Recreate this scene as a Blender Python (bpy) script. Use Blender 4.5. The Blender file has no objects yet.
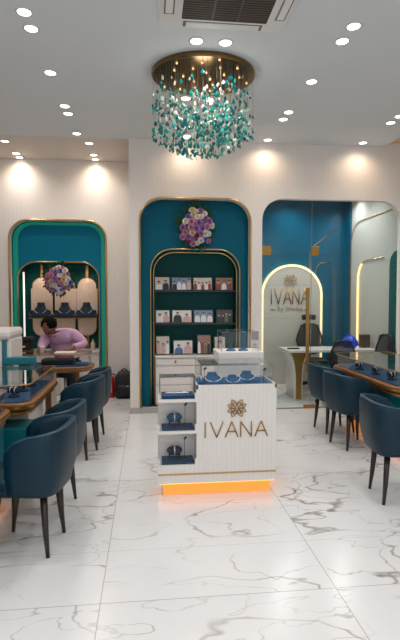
import bpy, math, random
from mathutils import Vector, Matrix
random.seed(7)
S = bpy.context.scene
COL = S.collection
PI = math.pi

# ---------------------------------------------------------------- camera, world, exposure
cam_d = bpy.data.cameras.new('camera')
cam_d.sensor_fit = 'VERTICAL'; cam_d.sensor_height = 24; cam_d.lens = 24*480/640; cam_d.clip_start = .05
cam = bpy.data.objects.new('camera', cam_d); COL.objects.link(cam); S.camera = cam
yaw = math.atan(52/480); pit = math.atan(22/480)
Fv = Vector((math.sin(yaw)*math.cos(pit), math.cos(yaw)*math.cos(pit), -math.sin(pit)))
cam.location = (0, 0, 1.5)
cam.rotation_euler = Fv.to_track_quat('-Z', 'Y').to_euler()

W = bpy.data.worlds.new('world'); S.world = W; W.use_nodes = True
W.node_tree.nodes['Background'].inputs[0].default_value = (.86, .93, 1, 1)
W.node_tree.nodes['Background'].inputs[1].default_value = 1.15
S.view_settings.view_transform = 'Standard'; S.view_settings.look = 'None'
S.view_settings.gamma = 1; S.view_settings.use_curve_mapping = False
S.view_settings.exposure = 0.0

CH = 3.52
def lamp(kind, loc, power, col=(1, .96, .9), size=.05, cone=120, blend=.8, rot=(0, 0, 0)):
    d = bpy.data.lights.new('lamp_light', kind); d.energy = power; d.color = col
    if kind == 'SPOT': d.spot_size = math.radians(cone); d.spot_blend = blend; d.shadow_soft_size = size
    elif kind == 'AREA': d.size = size
    else: d.shadow_soft_size = size
    o = bpy.data.objects.new('lamp_light', d); COL.objects.link(o); o.location = loc; o.rotation_euler = rot
    return o

# ---------------------------------------------------------------- materials
def lin(c): return tuple(((v/255)/12.92 if v/255 <= .04045 else ((v/255+.055)/1.055)**2.4) for v in c)
MATS = {}
def mat(name, rgb, rough=.5, metal=0, spec=.5, emit=None, es=1, noise=0, nscale=20, bump=0, coat=0):
    if name in MATS: return MATS[name]
    m = bpy.data.materials.new(name); m.use_nodes = True; MATS[name] = m
    nt = m.node_tree; b = nt.nodes['Principled BSDF']; c = lin(rgb)
    b.inputs['Base Color'].default_value = (*c, 1); b.inputs['Roughness'].default_value = rough
    b.inputs['Metallic'].default_value = metal; b.inputs['Specular IOR Level'].default_value = spec
    b.inputs['Coat Weight'].default_value = coat
    if emit: b.inputs['Emission Color'].default_value = (*lin(emit), 1); b.inputs['Emission Strength'].default_value = es
    if noise or bump:
        tc = nt.nodes.new('ShaderNodeTexCoord'); n = nt.nodes.new('ShaderNodeTexNoise'); n.inputs['Scale'].default_value = nscale
        n.inputs['Detail'].default_value = 4; nt.links.new(tc.outputs['Object'], n.inputs['Vector'])
        if noise:
            r = nt.nodes.new('ShaderNodeMix'); r.data_type = 'RGBA'
            r.inputs['A'].default_value = (*[v*(1-noise) for v in c], 1); r.inputs['B'].default_value = (*[min(1, v*(1+noise)) for v in c], 1)
            nt.links.new(n.outputs['Fac'], r.inputs['Factor']); nt.links.new(r.outputs['Result'], b.inputs['Base Color'])
        if bump:
            bp = nt.nodes.new('ShaderNodeBump'); bp.inputs['Strength'].default_value = bump; bp.inputs['Distance'].default_value = .01
            nt.links.new(n.outputs['Fac'], bp.inputs['Height']); nt.links.new(bp.outputs['Normal'], b.inputs['Normal'])
    return m
def fluted(name, rgb, pitch, depth, rough=.5, axis='X', dark=.12):
    m = mat(name, rgb, rough); nt = m.node_tree; b = nt.nodes['Principled BSDF']
    g = nt.nodes.new('ShaderNodeNewGeometry'); sp = nt.nodes.new('ShaderNodeSeparateXYZ'); nt.links.new(g.outputs['Position'], sp.inputs[0])
    mu = nt.nodes.new('ShaderNodeMath'); mu.operation = 'MULTIPLY'; mu.inputs[1].default_value = 2*PI/pitch; nt.links.new(sp.outputs[axis], mu.inputs[0])
    si = nt.nodes.new('ShaderNodeMath'); si.operation = 'SINE'; nt.links.new(mu.outputs[0], si.inputs[0])
    ab = nt.nodes.new('ShaderNodeMapRange'); ab.inputs['From Min'].default_value = -1; ab.inputs['From Max'].default_value = -.6; nt.links.new(si.outputs[0], ab.inputs['Value'])
    bp = nt.nodes.new('ShaderNodeBump'); bp.inputs['Strength'].default_value = 1; bp.inputs['Distance'].default_value = depth
    nt.links.new(ab.outputs['Result'], bp.inputs['Height']); nt.links.new(bp.outputs['Normal'], b.inputs['Normal'])
    r = nt.nodes.new('ShaderNodeMix'); r.data_type = 'RGBA'; c = lin(rgb)     # the grooves between slats take a darker tone
    r.inputs['A'].default_value = (*[v*(1-dark) for v in c], 1); r.inputs['B'].default_value = (*c, 1)
    nt.links.new(ab.outputs['Result'], r.inputs['Factor']); nt.links.new(r.outputs['Result'], b.inputs['Base Color'])
    return m
def glass(name='clear_glass', tint=(1, 1, 1), base=.015, rough=.02):
    if name in MATS: return MATS[name]
    m = bpy.data.materials.new(name); m.use_nodes = True; MATS[name] = m; nt = m.node_tree; nt.nodes.clear()
    o = nt.nodes.new('ShaderNodeOutputMaterial'); mx = nt.nodes.new('ShaderNodeMixShader'); t = nt.nodes.new('ShaderNodeBsdfTransparent')
    g = nt.nodes.new('ShaderNodeBsdfGlossy'); lw = nt.nodes.new('ShaderNodeLayerWeight'); lw.inputs['Blend'].default_value = .5
    f = nt.nodes.new('ShaderNodeMath'); f.operation = 'POWER'; f.inputs[1].default_value = 4; nt.links.new(lw.outputs['Facing'], f.inputs[0])
    a = nt.nodes.new('ShaderNodeMath'); a.operation = 'ADD'; a.inputs[1].default_value = base
    t.inputs[0].default_value = (*tint, 1); g.inputs['Roughness'].default_value = rough
    nt.links.new(f.outputs[0], a.inputs[0]); nt.links.new(a.outputs[0], mx.inputs[0]); nt.links.new(t.outputs[0], mx.inputs[1])
    nt.links.new(g.outputs[0], mx.inputs[2]); nt.links.new(mx.outputs[0], o.inputs[0]); return m
def marble(name):
    m = mat(name, (222, 222, 222), .2, spec=.4); nt = m.node_tree; N = nt.nodes; L = nt.links; b = N['Principled BSDF']
    g = N.new('ShaderNodeNewGeometry'); sp = N.new('ShaderNodeSeparateXYZ'); L.new(g.outputs['Position'], sp.inputs[0])
    def math_(op, a, bb=None, clamp=False):
        n = N.new('ShaderNodeMath'); n.operation = op; n.use_clamp = clamp
        for i, v in enumerate([a, bb]):
            if v is None: continue
            if isinstance(v, (int, float)): n.inputs[i].default_value = v
            else: L.new(v, n.inputs[i])
        return n.outputs[0]
    # tile index offsets the veining so that it breaks at the joints
    ix = math_('FLOOR', math_('DIVIDE', math_('ADD', sp.outputs['X'], .24), 1.2))
    iy = math_('FLOOR', math_('DIVIDE', math_('SUBTRACT', sp.outputs['Y'], 2.33), 1.6))
    off = N.new('ShaderNodeCombineXYZ'); L.new(math_('MULTIPLY', ix, 7.3), off.inputs[0]); L.new(math_('MULTIPLY', iy, 3.1), off.inputs[1]); L.new(math_('ADD', ix, iy), off.inputs[2])
    va = N.new('ShaderNodeVectorMath'); L.new(g.outputs['Position'], va.inputs[0]); L.new(off.outputs[0], va.inputs[1])
    def vein(scale, width, rot, sy, strength, dist=1.0):
        mp = N.new('ShaderNodeMapping'); mp.inputs['Rotation'].default_value = (0, 0, rot); mp.inputs['Scale'].default_value = (1, sy, 1)
        L.new(va.outputs[0], mp.inputs[0]); n = N.new('ShaderNodeTexNoise'); n.inputs['Scale'].default_value = scale
        n.inputs['Detail'].default_value = 4; n.inputs['Roughness'].default_value = .42; n.inputs['Distortion'].default_value = dist
        L.new(mp.outputs[0], n.inputs['Vector'])
        d = math_('ABSOLUTE', math_('SUBTRACT', n.outputs['Fac'], .5))
        mr = N.new('ShaderNodeMapRange'); mr.inputs['From Min'].default_value = 0; mr.inputs['From Max'].default_value = width
        mr.inputs['To Min'].default_value = strength; mr.inputs['To Max'].default_value = 0; L.new(d, mr.inputs['Value'])
        n2 = N.new('ShaderNodeTexNoise'); n2.inputs['Scale'].default_value = 1.7; L.new(va.outputs[0], n2.inputs['Vector'])
        k = N.new('ShaderNodeMapRange'); k.inputs['From Min'].default_value = .40; k.inputs['From Max'].default_value = .56; L.new(n2.outputs['Fac'], k.inputs['Value'])
        return math_('MULTIPLY', mr.outputs[0], k.outputs[0])
    v = math_('ADD', vein(.85, .0080, -.62, 2.4, .85, .2), vein(1.9, .008, -.95, 2.0, .6, .3), True)
    cl = N.new('ShaderNodeTexNoise'); cl.inputs['Scale'].default_value = 2.2; cl.inputs['Detail'].default_value = 3; L.new(va.outputs[0], cl.inputs['Vector'])
    mb = N.new('ShaderNodeMix'); mb.data_type = 'RGBA'; mb.inputs['A'].default_value = (*lin((208, 208, 210)), 1); mb.inputs['B'].default_value = (*lin((222, 221, 220)), 1)
    L.new(cl.outputs['Fac'], mb.inputs['Factor'])
    m1 = N.new('ShaderNodeMix'); m1.data_type = 'RGBA'; m1.inputs['B'].default_value = (*lin((138, 128, 120)), 1)
    L.new(v, m1.inputs['Factor']); L.new(mb.outputs['Result'], m1.inputs['A'])
    def joint(coord, off_, per, w):
        fr = math_('FRACT', math_('DIVIDE', math_('SUBTRACT', coord, off_-w/2), per)); return math_('LESS_THAN', fr, w/per)
    j = math_('ADD', math_('ADD', joint(sp.outputs['X'], -.24, 1.2, .005), joint(sp.outputs['Y'], 2.33, 1.6, .005)), math_('MULTIPLY', joint(sp.outputs['Y'], 2.82, 1.6, .004), .6), True)
    m2 = N.new('ShaderNodeMix'); m2.data_type = 'RGBA'; m2.inputs['B'].default_value = (*lin((150, 148, 146)), 1)
    L.new(math_('MULTIPLY', j, .75), m2.inputs['Factor']); L.new(m1.outputs['Result'], m2.inputs['A']); L.new(m2.outputs['Result'], b.inputs['Base Color'])
    return m

GOLD = mat('brushed_gold', (196, 160, 104), .28, 1)
DGOLD = mat('antique_gold', (168, 132, 72), .4, .85)
WHITE = mat('white_lacquer', (226, 220, 214), .35, noise=.02, nscale=8)
CREAM = mat('cream_paint', (214, 206, 199), .6, noise=.015, nscale=3)
FLW = fluted('fluted_cream_panel', (232, 224, 216), .06, .0007, .55, dark=.012)
FLC = fluted('fluted_white_counter', (226, 220, 214), .035, .0006, .45, dark=.05)
CEIL = mat('grey_white_ceiling_paint', (216, 220, 222), .8, noise=.01, nscale=2)
CEILB = mat('beige_ceiling_paint', (214, 206, 198), .8, noise=.01, nscale=2)
CEILW = mat('warm_lit_ceiling', (225, 190, 150), .8)  # orange tint carries the warm cove light on the right strip
BLUE = mat('petrol_blue_paint', (0, 90, 112), .55, spec=.15, noise=.03, nscale=3)
TEALN = mat('teal_blue_paint', (0, 118, 148), .55, spec=.15, noise=.03, nscale=3)
DGREEN = mat('dark_green_paint', (0, 84, 82), .5, spec=.2, noise=.04, nscale=4)
LEATH = mat('navy_leather', (4, 42, 58), .42, spec=.3, noise=.08, nscale=30, bump=.08)
PIPE = mat('navy_piping', (22, 62, 84), .4)
LEGM = mat('dark_walnut_leg', (38, 27, 25), .35, noise=.1)
VELV = mat('blue_velvet', (2, 74, 112), .85, noise=.25, nscale=60, bump=.1)
NAVYV = mat('navy_velvet', (4, 28, 48), .8, noise=.2, nscale=40, bump=.1)
WOOD = mat('golden_walnut_edge', (132, 86, 40), .35, noise=.25, nscale=14)
BLACK = mat('black_plastic', (18, 19, 21), .45)
TEALP = mat('teal_laminate', (0, 108, 120), .3, noise=.03)
GLS = glass()
GEDGE = glass('glass_edge', (.88, .95, .95), .25, .15)
SILV = mat('silver', (225, 228, 232), .3, .6)
LENS = mat('downlight_lens', (255, 255, 255), .4, emit=(255, 250, 242), es=5)
ORANGE = mat('orange_led_strip', (255, 160, 60), .5, emit=(255, 172, 85), es=2.2)
KICK = mat('glowing_orange_kick', (245, 170, 80), .5, emit=(255, 150, 50), es=.5)

# ---------------------------------------------------------------- mesh builder
class MB:
    def __init__(s): s.v = []; s.f = []; s.m = []; s.s = []
    def add(s, vs, fs, mi=0, smooth=False):
        o = len(s.v); s.v += [tuple(v) for v in vs]; s.f += [tuple(i+o for i in f) for f in fs]; s.m += [mi]*len(fs); s.s += [smooth]*len(fs); return s
    def box(s, x0, x1, y0, y1, z0, z1, mi=0, bev=0, R=None):
        if bev:
            b = min(bev, (x1-x0)*.45, (y1-y0)*.45, (z1-z0)*.45)
            pr = lambda q: rr(x0+q, x1-q, y0+q, y1-q, max(b-q, .0005), 2)
            rings = [[(x, y, z) for x, y in pr(q)] for q, z in ((b, z0), (0, z0+b), (0, z1-b), (b, z1))]
            rings[0] = [(x, y, z0) for x, y in rr(x0+b*.5, x1-b*.5, y0+b*.5, y1-b*.5, b*.5, 2)]
            rings[3] = [(x, y, z1) for x, y in rr(x0+b*.5, x1-b*.5, y0+b*.5, y1-b*.5, b*.5, 2)]
            if R: rings = [[tuple(R @ Vector(p)) for p in r] for r in rings]
            return s.loft(rings, mi, smooth=False)
        vs = [(x, y, z) for z in (z0, z1) for y in (y0, y1) for x in (x0, x1)]
        if R: vs = [tuple(R @ Vector(p)) for p in vs]
        return s.add(vs, [(0, 2, 3, 1), (4, 5, 7, 6), (0, 1, 5, 4), (2, 6, 7, 3), (0, 4, 6, 2), (1, 3, 7, 5)], mi)
    def loft(s, rings, mi=0, cap=True, smooth=True, closed=True, loop=False):
        n = len(rings[0]); vs = [p for r in rings for p in r]; fs = []
        K = len(rings)
        for k in range(K if loop else K-1):
            for i in range(n if closed else n-1):
                a = k*n+i; b = k*n+(i+1) % n; k2 = (k+1) % K
                fs.append((a, b, k2*n+(i+1) % n, k2*n+i))
        s.add(vs, fs, mi, smooth)
        if cap and not loop:
            s.add(rings[0], [tuple(range(n))[::-1]], mi); s.add(rings[-1], [tuple(range(n))], mi)
        return s
    def tube(s, pts, r, mi=0, n=8, closed=False, smooth=True, cap=True):
        P = [Vector(p) for p in pts]; K = len(P); rad = r if isinstance(r, (list, tuple)) else [r]*K
        rings = []; prev = None
        for i in range(K):
            a = P[i-1] if (i or closed) else P[i]; b = P[(i+1) % K] if (i < K-1 or closed) else P[i]
            t = (b-a).normalized()
            if prev is None:
                u = t.cross(Vector((0, 0, 1)));
                if u.length < .1: u = t.cross(Vector((0, 1, 0)))
            else: u = prev - t*prev.dot(t)
            u.normalize(); prev = u; w = t.cross(u)
            rings.append([tuple(P[i]+(u*math.cos(2*PI*(j+.5)/n)+w*math.sin(2*PI*(j+.5)/n))*rad[i]) for j in range(n)])
        return s.loft(rings, mi, cap=cap, smooth=smooth, loop=closed)
    def lathe(s, prof, c=(0, 0, 0), mi=0, n=20, smooth=True, ax=None):
        rings = []
        for r, z in prof:
            ring = [Vector((math.cos(2*PI*j/n)*r, math.sin(2*PI*j/n)*r, z)) for j in range(n)]
            if ax is not None: ring = [ax @ p for p in ring]
            rings.append([tuple(p+Vector(c)) for p in ring])
        return s.loft(rings, mi, smooth=smooth)
    def ell(s, c, r, mi=0, n=12, m=7, R=None, smooth=True):
        rings = []
        for k in range(m+1):
            a = PI*(k+.02)/(m+.04); ring = []
            for j in range(n):
                p = Vector((math.sin(a)*math.cos(2*PI*j/n)*r[0], math.sin(a)*math.sin(2*PI*j/n)*r[1], -math.cos(a)*r[2]))
                if R: p = R @ p
                ring.append(tuple(p+Vector(c)))
            rings.append(ring)
        return s.loft(rings, mi, smooth=smooth)
    def prism(s, pts, z0, z1, mi=0, smooth=False):
        return s.loft([[(x, y, z0) for x, y in pts], [(x, y, z1) for x, y in pts]], mi, smooth=smooth)
    def build(s, name, mats, parent=None, mesh_only=False):
        me = bpy.data.meshes.new(name); me.from_pydata(s.v, [], s.f)
        for m in (mats if isinstance(mats, (list, tuple)) else [mats]): me.materials.append(m)
        me.polygons.foreach_set('material_index', s.m); me.polygons.foreach_set('use_smooth', s.s)
        import bmesh
        bm = bmesh.new(); bm.from_mesh(me); bmesh.ops.remove_doubles(bm, verts=bm.verts, dist=1e-5)
        bmesh.ops.recalc_face_normals(bm, faces=bm.faces); bm.to_mesh(me); bm.free(); me.update()
        if mesh_only: return me
        return obj(name, me, parent)
def obj(name, me, parent=None, loc=None):
    o = bpy.data.objects.new(name, me); COL.objects.link(o)
    if parent: o.parent = parent
    if loc: o.location = loc
    return o
def rr(x0, x1, y0, y1, r, n=6, corners=(1, 1, 1, 1)):     # corners: lower left, lower right, upper right, upper left
    pts = []
    for (cx, cy, a0, on) in ((x0, y0, PI, corners[0]), (x1, y0, 1.5*PI, corners[1]), (x1, y1, 0, corners[2]), (x0, y1, .5*PI, corners[3])):
        if not on: pts.append((cx, cy)); continue
        ox = cx + (r if cx == x0 else -r); oy = cy + (r if cy == y0 else -r)
        for k in range(n+1):
            a = a0+PI/2*k/n; pts.append((ox+r*math.cos(a), oy+r*math.sin(a)))
    return pts
def arch(x0, x1, z0, z1, r, n=8): return rr(x0, x1, z0, z1, r, n, (0, 0, 1, 1))
def plate(outlines, y0, y1, name, mats, parent=None, axis='Y'):        # a flat panel with holes, filled as a curve and turned into a mesh
    cu = bpy.data.curves.new('t', 'CURVE'); cu.dimensions = '2D'; cu.fill_mode = 'BOTH'; cu.extrude = (y1-y0)/2
    for ol in outlines:
        sp = cu.splines.new('POLY'); sp.points.add(len(ol)-1); sp.use_cyclic_u = True
        for i, (x, z) in enumerate(ol): sp.points[i].co = (x, z, 0, 1)
    t = bpy.data.objects.new('t', cu); COL.objects.link(t)
    dg = bpy.context.evaluated_depsgraph_get(); dg.update(); me = bpy.data.meshes.new_from_object(t.evaluated_get(dg))
    bpy.data.objects.remove(t); ym = (y0+y1)/2
    for v in me.vertices:
        x, z, d = v.co; v.co = (x, ym+d, z) if axis == 'Y' else (ym+d, x, z)
    me.materials.clear(); me.materials.append(mats); me.name = name
    import bmesh
    bm = bmesh.new(); bm.from_mesh(me); bmesh.ops.remove_doubles(bm, verts=bm.verts, dist=1e-5); bmesh.ops.recalc_face_normals(bm, faces=bm.faces); bm.to_mesh(me); bm.free()
    return obj(name, me, parent)
def text_mesh(txt, size, depth, name, m, parent, x, y, z, width=None):
    cu = bpy.data.curves.new('t', 'FONT'); cu.body = txt; cu.size = size; cu.extrude = depth; cu.align_x = 'CENTER'
    t = bpy.data.objects.new('t', cu); COL.objects.link(t)
    dg = bpy.context.evaluated_depsgraph_get(); dg.update(); me = bpy.data.meshes.new_from_object(t.evaluated_get(dg)); bpy.data.objects.remove(t)
    xs = [v.co.x for v in me.vertices]; k = width/(max(xs)-min(xs)) if width else 1
    for v in me.vertices: v.co = (v.co.x*k+x, y-v.co.z, v.co.y+z)
    me.materials.clear(); me.materials.append(m); return obj(name, me, parent)
def thing(name, label, cat, loc=(0, 0, 0), rz=0, group=None):
    o = bpy.data.objects.new(name, None); COL.objects.link(o); o.location = loc; o.rotation_euler = (0, 0, rz); o.empty_display_size = .1
    o['label'] = label; o['category'] = cat
    if group: o['group'] = group
    return o
def tag(o, label, cat, group=None):
    o['label'] = label; o['category'] = cat
    if group: o['group'] = group
    return o
def struct(o): o['kind'] = 'structure'; return o
def copy_tree(o, parent=None):
    c = o.copy(); COL.objects.link(c); c.parent = parent
    for ch in list(o.children): copy_tree(ch, c)
    return c

# ---------------------------------------------------------------- shell
def sbox(name, m, *a): return struct(MB().box(*a).build(name, m))
YM = 6.24; YB = 7.42
LW, RW, NEAR = -3.0, 4.4, -3.0
sbox('floor', marble('marble_tile_floor'), LW, RW, NEAR, 8.4, -.1, 0)
sbox('ceiling', CEIL, LW, 3.16, NEAR, YM+.03, CH, CH+.1)
sbox('ceiling_rear', CEILB, LW, -.235, YM+.03, YB+.3, CH+.03, CH+.13)
sbox('ceiling_right', CEILW, 3.16, RW, NEAR, YM, CH+.06, CH+.13)
sbox('wall_left', CREAM, LW-.1, LW, NEAR, YB+.3, 0, CH+.13)
sbox('wall_right', CREAM, RW, RW+.1, NEAR, YM, 0, CH+.13)
sbox('wall_return', CREAM, -.235, -.135, YM+.1, YB+.3, 0, CH+.13)

LO = arch(-2.03, -.64, .0, 2.65, .27)                       # left outer arch
MO = arch(-.09, 1.33, .065, 2.775, .28)                      # middle outer arch
GO = rr(1.50, 3.43, .0, 2.81, .28, 8, (0, 0, 1, 1))         # glazed opening
struct(plate([[(LW, 0), (-.235, 0), (-.235, CH+.03), (LW, CH+.03)], [(x, max(z, .001)) for x, z in LO]], YB, YB+.1, 'wall_back_left', FLW))
struct(plate([[(-.235, 0), (RW, 0), (RW, CH+.13), (-.235, CH+.13)], MO, [(x, max(z, .001)) for x, z in GO]], YM, YM+.1, 'wall_back', FLW))
# niches behind
LI = arch(-1.97, -.75, .0, 2.05, .27)
struct(plate([[(-2.3, 0), (-.42, 0), (-.42, 2.9), (-2.3, 2.9)], [(x, max(z, .001)) for x, z in LI]], YB+.16, YB+.20, 'wall_arch_left', TEALN))
MI = arch(.05, 1.21, .0, 2.13, .28)
struct(plate([[(-.13, 0), (1.36, 0), (1.36, 2.95), (-.13, 2.95)], [(x, max(z, .001)) for x, z in MI]], YM+.13, YM+.17, 'wall_arch_middle', BLUE))
def reveal(outline, y0, y1, name, m, t=.012):
    b = MB(); n = len(outline)
    cx = sum(p[0] for p in outline)/n
    o2 = []
    for i in range(n):
        a = Vector(outline[i-1]) if i else Vector(outline[0]); c = Vector(outline[min(i+1, n-1)]); d = (c-a).normalized()
        o2.append((outline[i][0]+d.y*t, outline[i][1]-d.x*t))
    rings = [[(p[0], y0, p[1]), (q[0], y0, q[1]), (q[0], y1, q[1]), (p[0], y1, p[1])] for p, q in zip(outline, o2)]
    b.loft(rings, 0, smooth=False); return struct(b.build(name, m))
def opened(ol):  # outline from lower right, over the top, to lower left
    return ol[1:]+ol[:1]
reveal(opened(LO), YB+.10, YB+.16, 'trim_1', TEALN); reveal(opened(MO), YM+.10, YM+.13, 'trim_2', BLUE)
reveal(opened(LI), YB+.2, YB+.5, 'trim_3', DGREEN); reveal(opened(MI), YM+.17, YM+.5, 'trim_4', DGREEN)
sbox('wall_niche_left', DGREEN, -2.05, -.68, YB+.5, YB+.54, 0, 2.1)
sbox('wall_niche_middle', DGREEN, .0, 1.26, YM+.5, YM+.54, 0, 2.2)
def trim(ol, y, r, name, m=GOLD):
    b = MB(); b.tube([(x, y, z) for x, z in opened(ol)], r, n=8); return struct(b.build(name, m))
trim(arch(-2.04, -.63, 0, 2.66, .28), YB-.008, .016, 'trim_5'); trim(LI, YB+.15, .013, 'trim_6')
trim(arch(-.10, 1.34, .065, 2.785, .29), YM-.006, .014, 'trim_7'); trim(arch(.035, 1.225, 0, 2.145, .29), YM+.12, .011, 'trim_8'); trim(arch(.075, 1.185, 0, 2.10, .27), YM+.13, .008, 'trim_9')
# glowing border plate that carries the green led wash inside the left arch
struct(plate([arch(-2.028, -.642, .02, 2.648, .268), arch(-1.955, -.715, .021, 2.61, .23)], YB+.150, YB+.159, 'trim_10', mat('green_led_wash', (0, 110, 90), .5, emit=(0, 122, 100), es=.5)))
b = MB(); b.tube([(-1.90, YB+.24, .9), (-1.90, YB+.24, 1.9)], .014, n=6); struct(b.build('trim_11', mat('white_led', (255, 250, 240), .5, emit=(255, 248, 235), es=.8)))
GREYB = mat('grey_stone_skirting', (176, 172, 168), .4, noise=.05)
sbox('baseboard_back', GREYB, -.235, 1.50, YM-.015, YM, 0, .075)
sbox('baseboard_left', GREYB, -.64, -.235, YB-.015, YB, 0, .02)

# ---------------------------------------------------------------- cabin behind the glass
CB = 8.12; CR = 3.46
GREYW = mat('pale_grey_satin_wall', (188, 188, 182), .3, noise=.02, nscale=3)
CBL = mat('glossy_petrol_panel', (2, 78, 106), .14, noise=.03, nscale=2)
sbox('wall_cabin_back', CBL, 1.3, CR+.1, CB, CB+.1, 0, 3.3)
sbox('wall_cabin_left', CREAM, 1.36, 1.44, YM+.1, CB, 0, 3.3)
sbox('wall_cabin_right', GREYW, CR, CR+.1, YM+.1, CB, 0, 3.3)
sbox('ceiling_cabin', CEILB, 1.36, CR+.1, YM+.1, CB, 3.2, 3.3)
sbox('trim_12', CBL, CR-.03, CR, CB-.20, CB, 0, 3.2)
def side_trim(pts, r, name, m): b = MB(); b.tube([(CR-.012, y, z) for y, z in pts], r, n=8); return struct(b.build(name, m))
WLED = mat('warm_led_line', (255, 220, 170), .5, emit=(255, 205, 140), es=1.6)
def quarter(y, z, r): return [(y-r+r*math.cos(a), z-r+r*math.sin(a)) for a in [PI/2*k/8 for k in range(9)]]
side_trim([(CB-.21, 0)]+quarter(CB-.21, 2.76, .35)+[(YM+.12, 2.76)], .006, 'trim_13', GOLD)
side_trim([(7.62, 0)]+quarter(7.62, 2.10, .3)[:6], .016, 'trim_14', WLED)
side_trim(quarter(7.62, 2.10, .3)[5:]+[(6.75, 2.10)], .007, 'trim_15', GOLD)
gp = rr(YM+.11, 6.55, 0, 2.16, .2, 8, (0, 0, 1, 0)); struct(plate([gp], CR-.03, CR, 'trim_16', DGREEN, axis='X'))
# gold tubes drawn in place of the side trim's reflections on the blue wall
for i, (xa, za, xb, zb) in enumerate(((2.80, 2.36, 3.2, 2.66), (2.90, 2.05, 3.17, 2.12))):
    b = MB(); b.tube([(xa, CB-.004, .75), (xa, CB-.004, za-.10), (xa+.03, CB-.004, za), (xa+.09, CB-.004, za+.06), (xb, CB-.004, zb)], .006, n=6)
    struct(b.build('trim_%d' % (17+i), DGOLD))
sbox('trim_19', mat('panel_seam', (5, 60, 84), .5), 2.945, 2.952, CB-.004, CB, 0, 3.2)
sbox('trim_20', MATS['panel_seam'], 1.44, 3.43, CB-.004, CB, 2.24, 2.246)

# lit arch sign panel on the cabin's back wall
STONE = mat('pale_stone_tile', (196, 190, 180), .35, noise=.04, nscale=2)
PGOLD = mat('satin_gold_letter', (170, 136, 90), .4, .4)
def logo(b, cx, y, cz, R, r, f=lambda x, y, z: (x, y, z)):
    for a in (20, 58, 122, 160, 200, 238, 302, 340):
        a = math.radians(a); d = Vector((math.cos(a), math.sin(a))); p = Vector((-d.y, d.x)); w = .23*R
        for s_ in ((1, .62) if R < .1 else (1,)):
            L0 = R*.18; L1 = R*(.18+.82*s_); pts = []
            for k in range(11):
                t = k/10; pts.append((L0+(L1-L0)*t, w*s_*math.sin(PI*t**.85)))
            loop = pts+[(u, -v) for u, v in pts[-2:0:-1]]
            b.tube([f(cx+(d*u+p*v).x, y, cz+(d*u+p*v).y) for u, v in loop], r, n=5, closed=True)
    b.tube([f(cx-R*.75, y, cz), f(cx+R*.75, y, cz)], r, n=5)
def letter(b, ch, x, y, z, w, h, r):
    S_ = {'I': [[(.5, 0), (.5, 1)]], 'V': [[(0, 1), (.5, 0), (1, 1)]], 'A': [[(0, 0), (.5, 1), (1, 0)], [(.2, .36), (.8, .36)]], 'N': [[(0, 0), (0, 1), (1, 0), (1, 1)]]}[ch]
    for st in S_:
        for p, q in zip(st, st[1:]):
            b.tube([(x+p[0]*w, y, z+p[1]*h), (x+q[0]*w, y, z+q[1]*h)], r, n=6)
def word(parent, x0, x1, y, z, h, r, m):
    # widths relative to the whole word
    lay = [('I', 0, .04), ('V', .10, .20), ('A', .335, .20), ('N', .575, .17), ('A', .80, .20)]; T = x1-x0
    for ch, o, w in lay:
        b = MB(); letter(b, ch, x0+o*T, y, z, w*T, h, r); b.build('letter', m, parent)
t = thing('arch_sign', 'backlit stone arch sign with gold lotus and lettering on the blue cabin wall', 'sign', (0, 0, 0))
ao = arch(1.93, 3.00, .0, 2.07, .52, 14)
sg = plate([ao], CB-.07, CB-.045, 'sign_panel', STONE, t)
for z in (.55, 1.15, 1.72):
    b = MB(); b.box(1.94, 2.99, CB-.0715, CB-.07, z, z+.005); b.build('tile_joint', mat('tile_joint', (160, 154, 146), .7), sg)

b = MB(); b.tube([(x, CB-.045+.012, z) for x, z in opened(arch(1.945, 2.985, .02, 2.055, .50, 14))], .012, n=6); b.build('led_edge', mat('warm_led_edge', (255, 225, 180), .5, emit=(255, 214, 150), es=10), t)
o = plate([arch(1.925, 3.005, .0, 2.075, .52, 14), arch(1.962, 2.968, .001, 2.038, .49, 14)], CB-.078, CB-.071, 'edge_glow_ring', mat('warm_edge_glow', (255, 235, 200), .5, emit=(255, 214, 155), es=.95), t)  # glowing ring added for the backlight's spill over the panel edge
word(t, 2.09, 2.76, CB-.078, 1.395, .27, .010, PGOLD)
b = MB(); logo(b, 2.43, CB-.078, 1.80, .12, .0035); b.build('lotus_emblem', PGOLD, t)
text_mesh('By Shivika', .11, .002, 'small_lettering', PGOLD, t, 2.43, CB-.073, 1.275, .44)
for s_ in (-1, 1):
    b = MB(); b.ell((2.43+s_*.30, CB-.075, 1.30), (.05, .004, .014), n=8); b.build('flourish', PGOLD, t)

# glazing
b = MB(); b.box(1.52, 2.185, YM+.045, YM+.055, .035, 2.13); t = thing('glass_door', 'frameless glass cabin door with long gold handle bar and gold patch fittings', 'door', (0, 0, 0))
CABG = glass('cabin_glass', (.93, .97, .97), .015)
b.build('door_pane', CABG, t)
b = MB(); b.box(2.10, 2.145, YM-.03, YM-.002, .50, 1.64, bev=.006)
for z in (.6, 1.5): b.box(2.112, 2.132, YM-.004, YM+.045, z, z+.02)
b.build('handle_bar', DGOLD, t)
for x0, x1, z0, z1 in ((1.505, 1.63, 2.07, 2.19), (2.10, 2.26, .0, .045)):
    b = MB(); b.box(x0, x1, YM+.03, YM+.07, z0, z1, bev=.004); b.build('patch_fitting', DGOLD, t)
b = MB(); b.box(2.19, 2.29, YM+.03, YM+.07, 2.07, 2.19, bev=.004); o = b.build('patch_fitting', DGOLD, t)
o = plate([[(1.50, 2.137), (2.187, 2.137)]+[p for p in GO[::-1] if p[0] < 1.9 and p[1] > 2][::-1][::-1][:0]+[(2.187, 2.805)]+[p for p in GO if p[0] < 1.9 and p[1] > 2.2]], YM+.045, YM+.055, 'window_1', CABG); struct(o)
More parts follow.
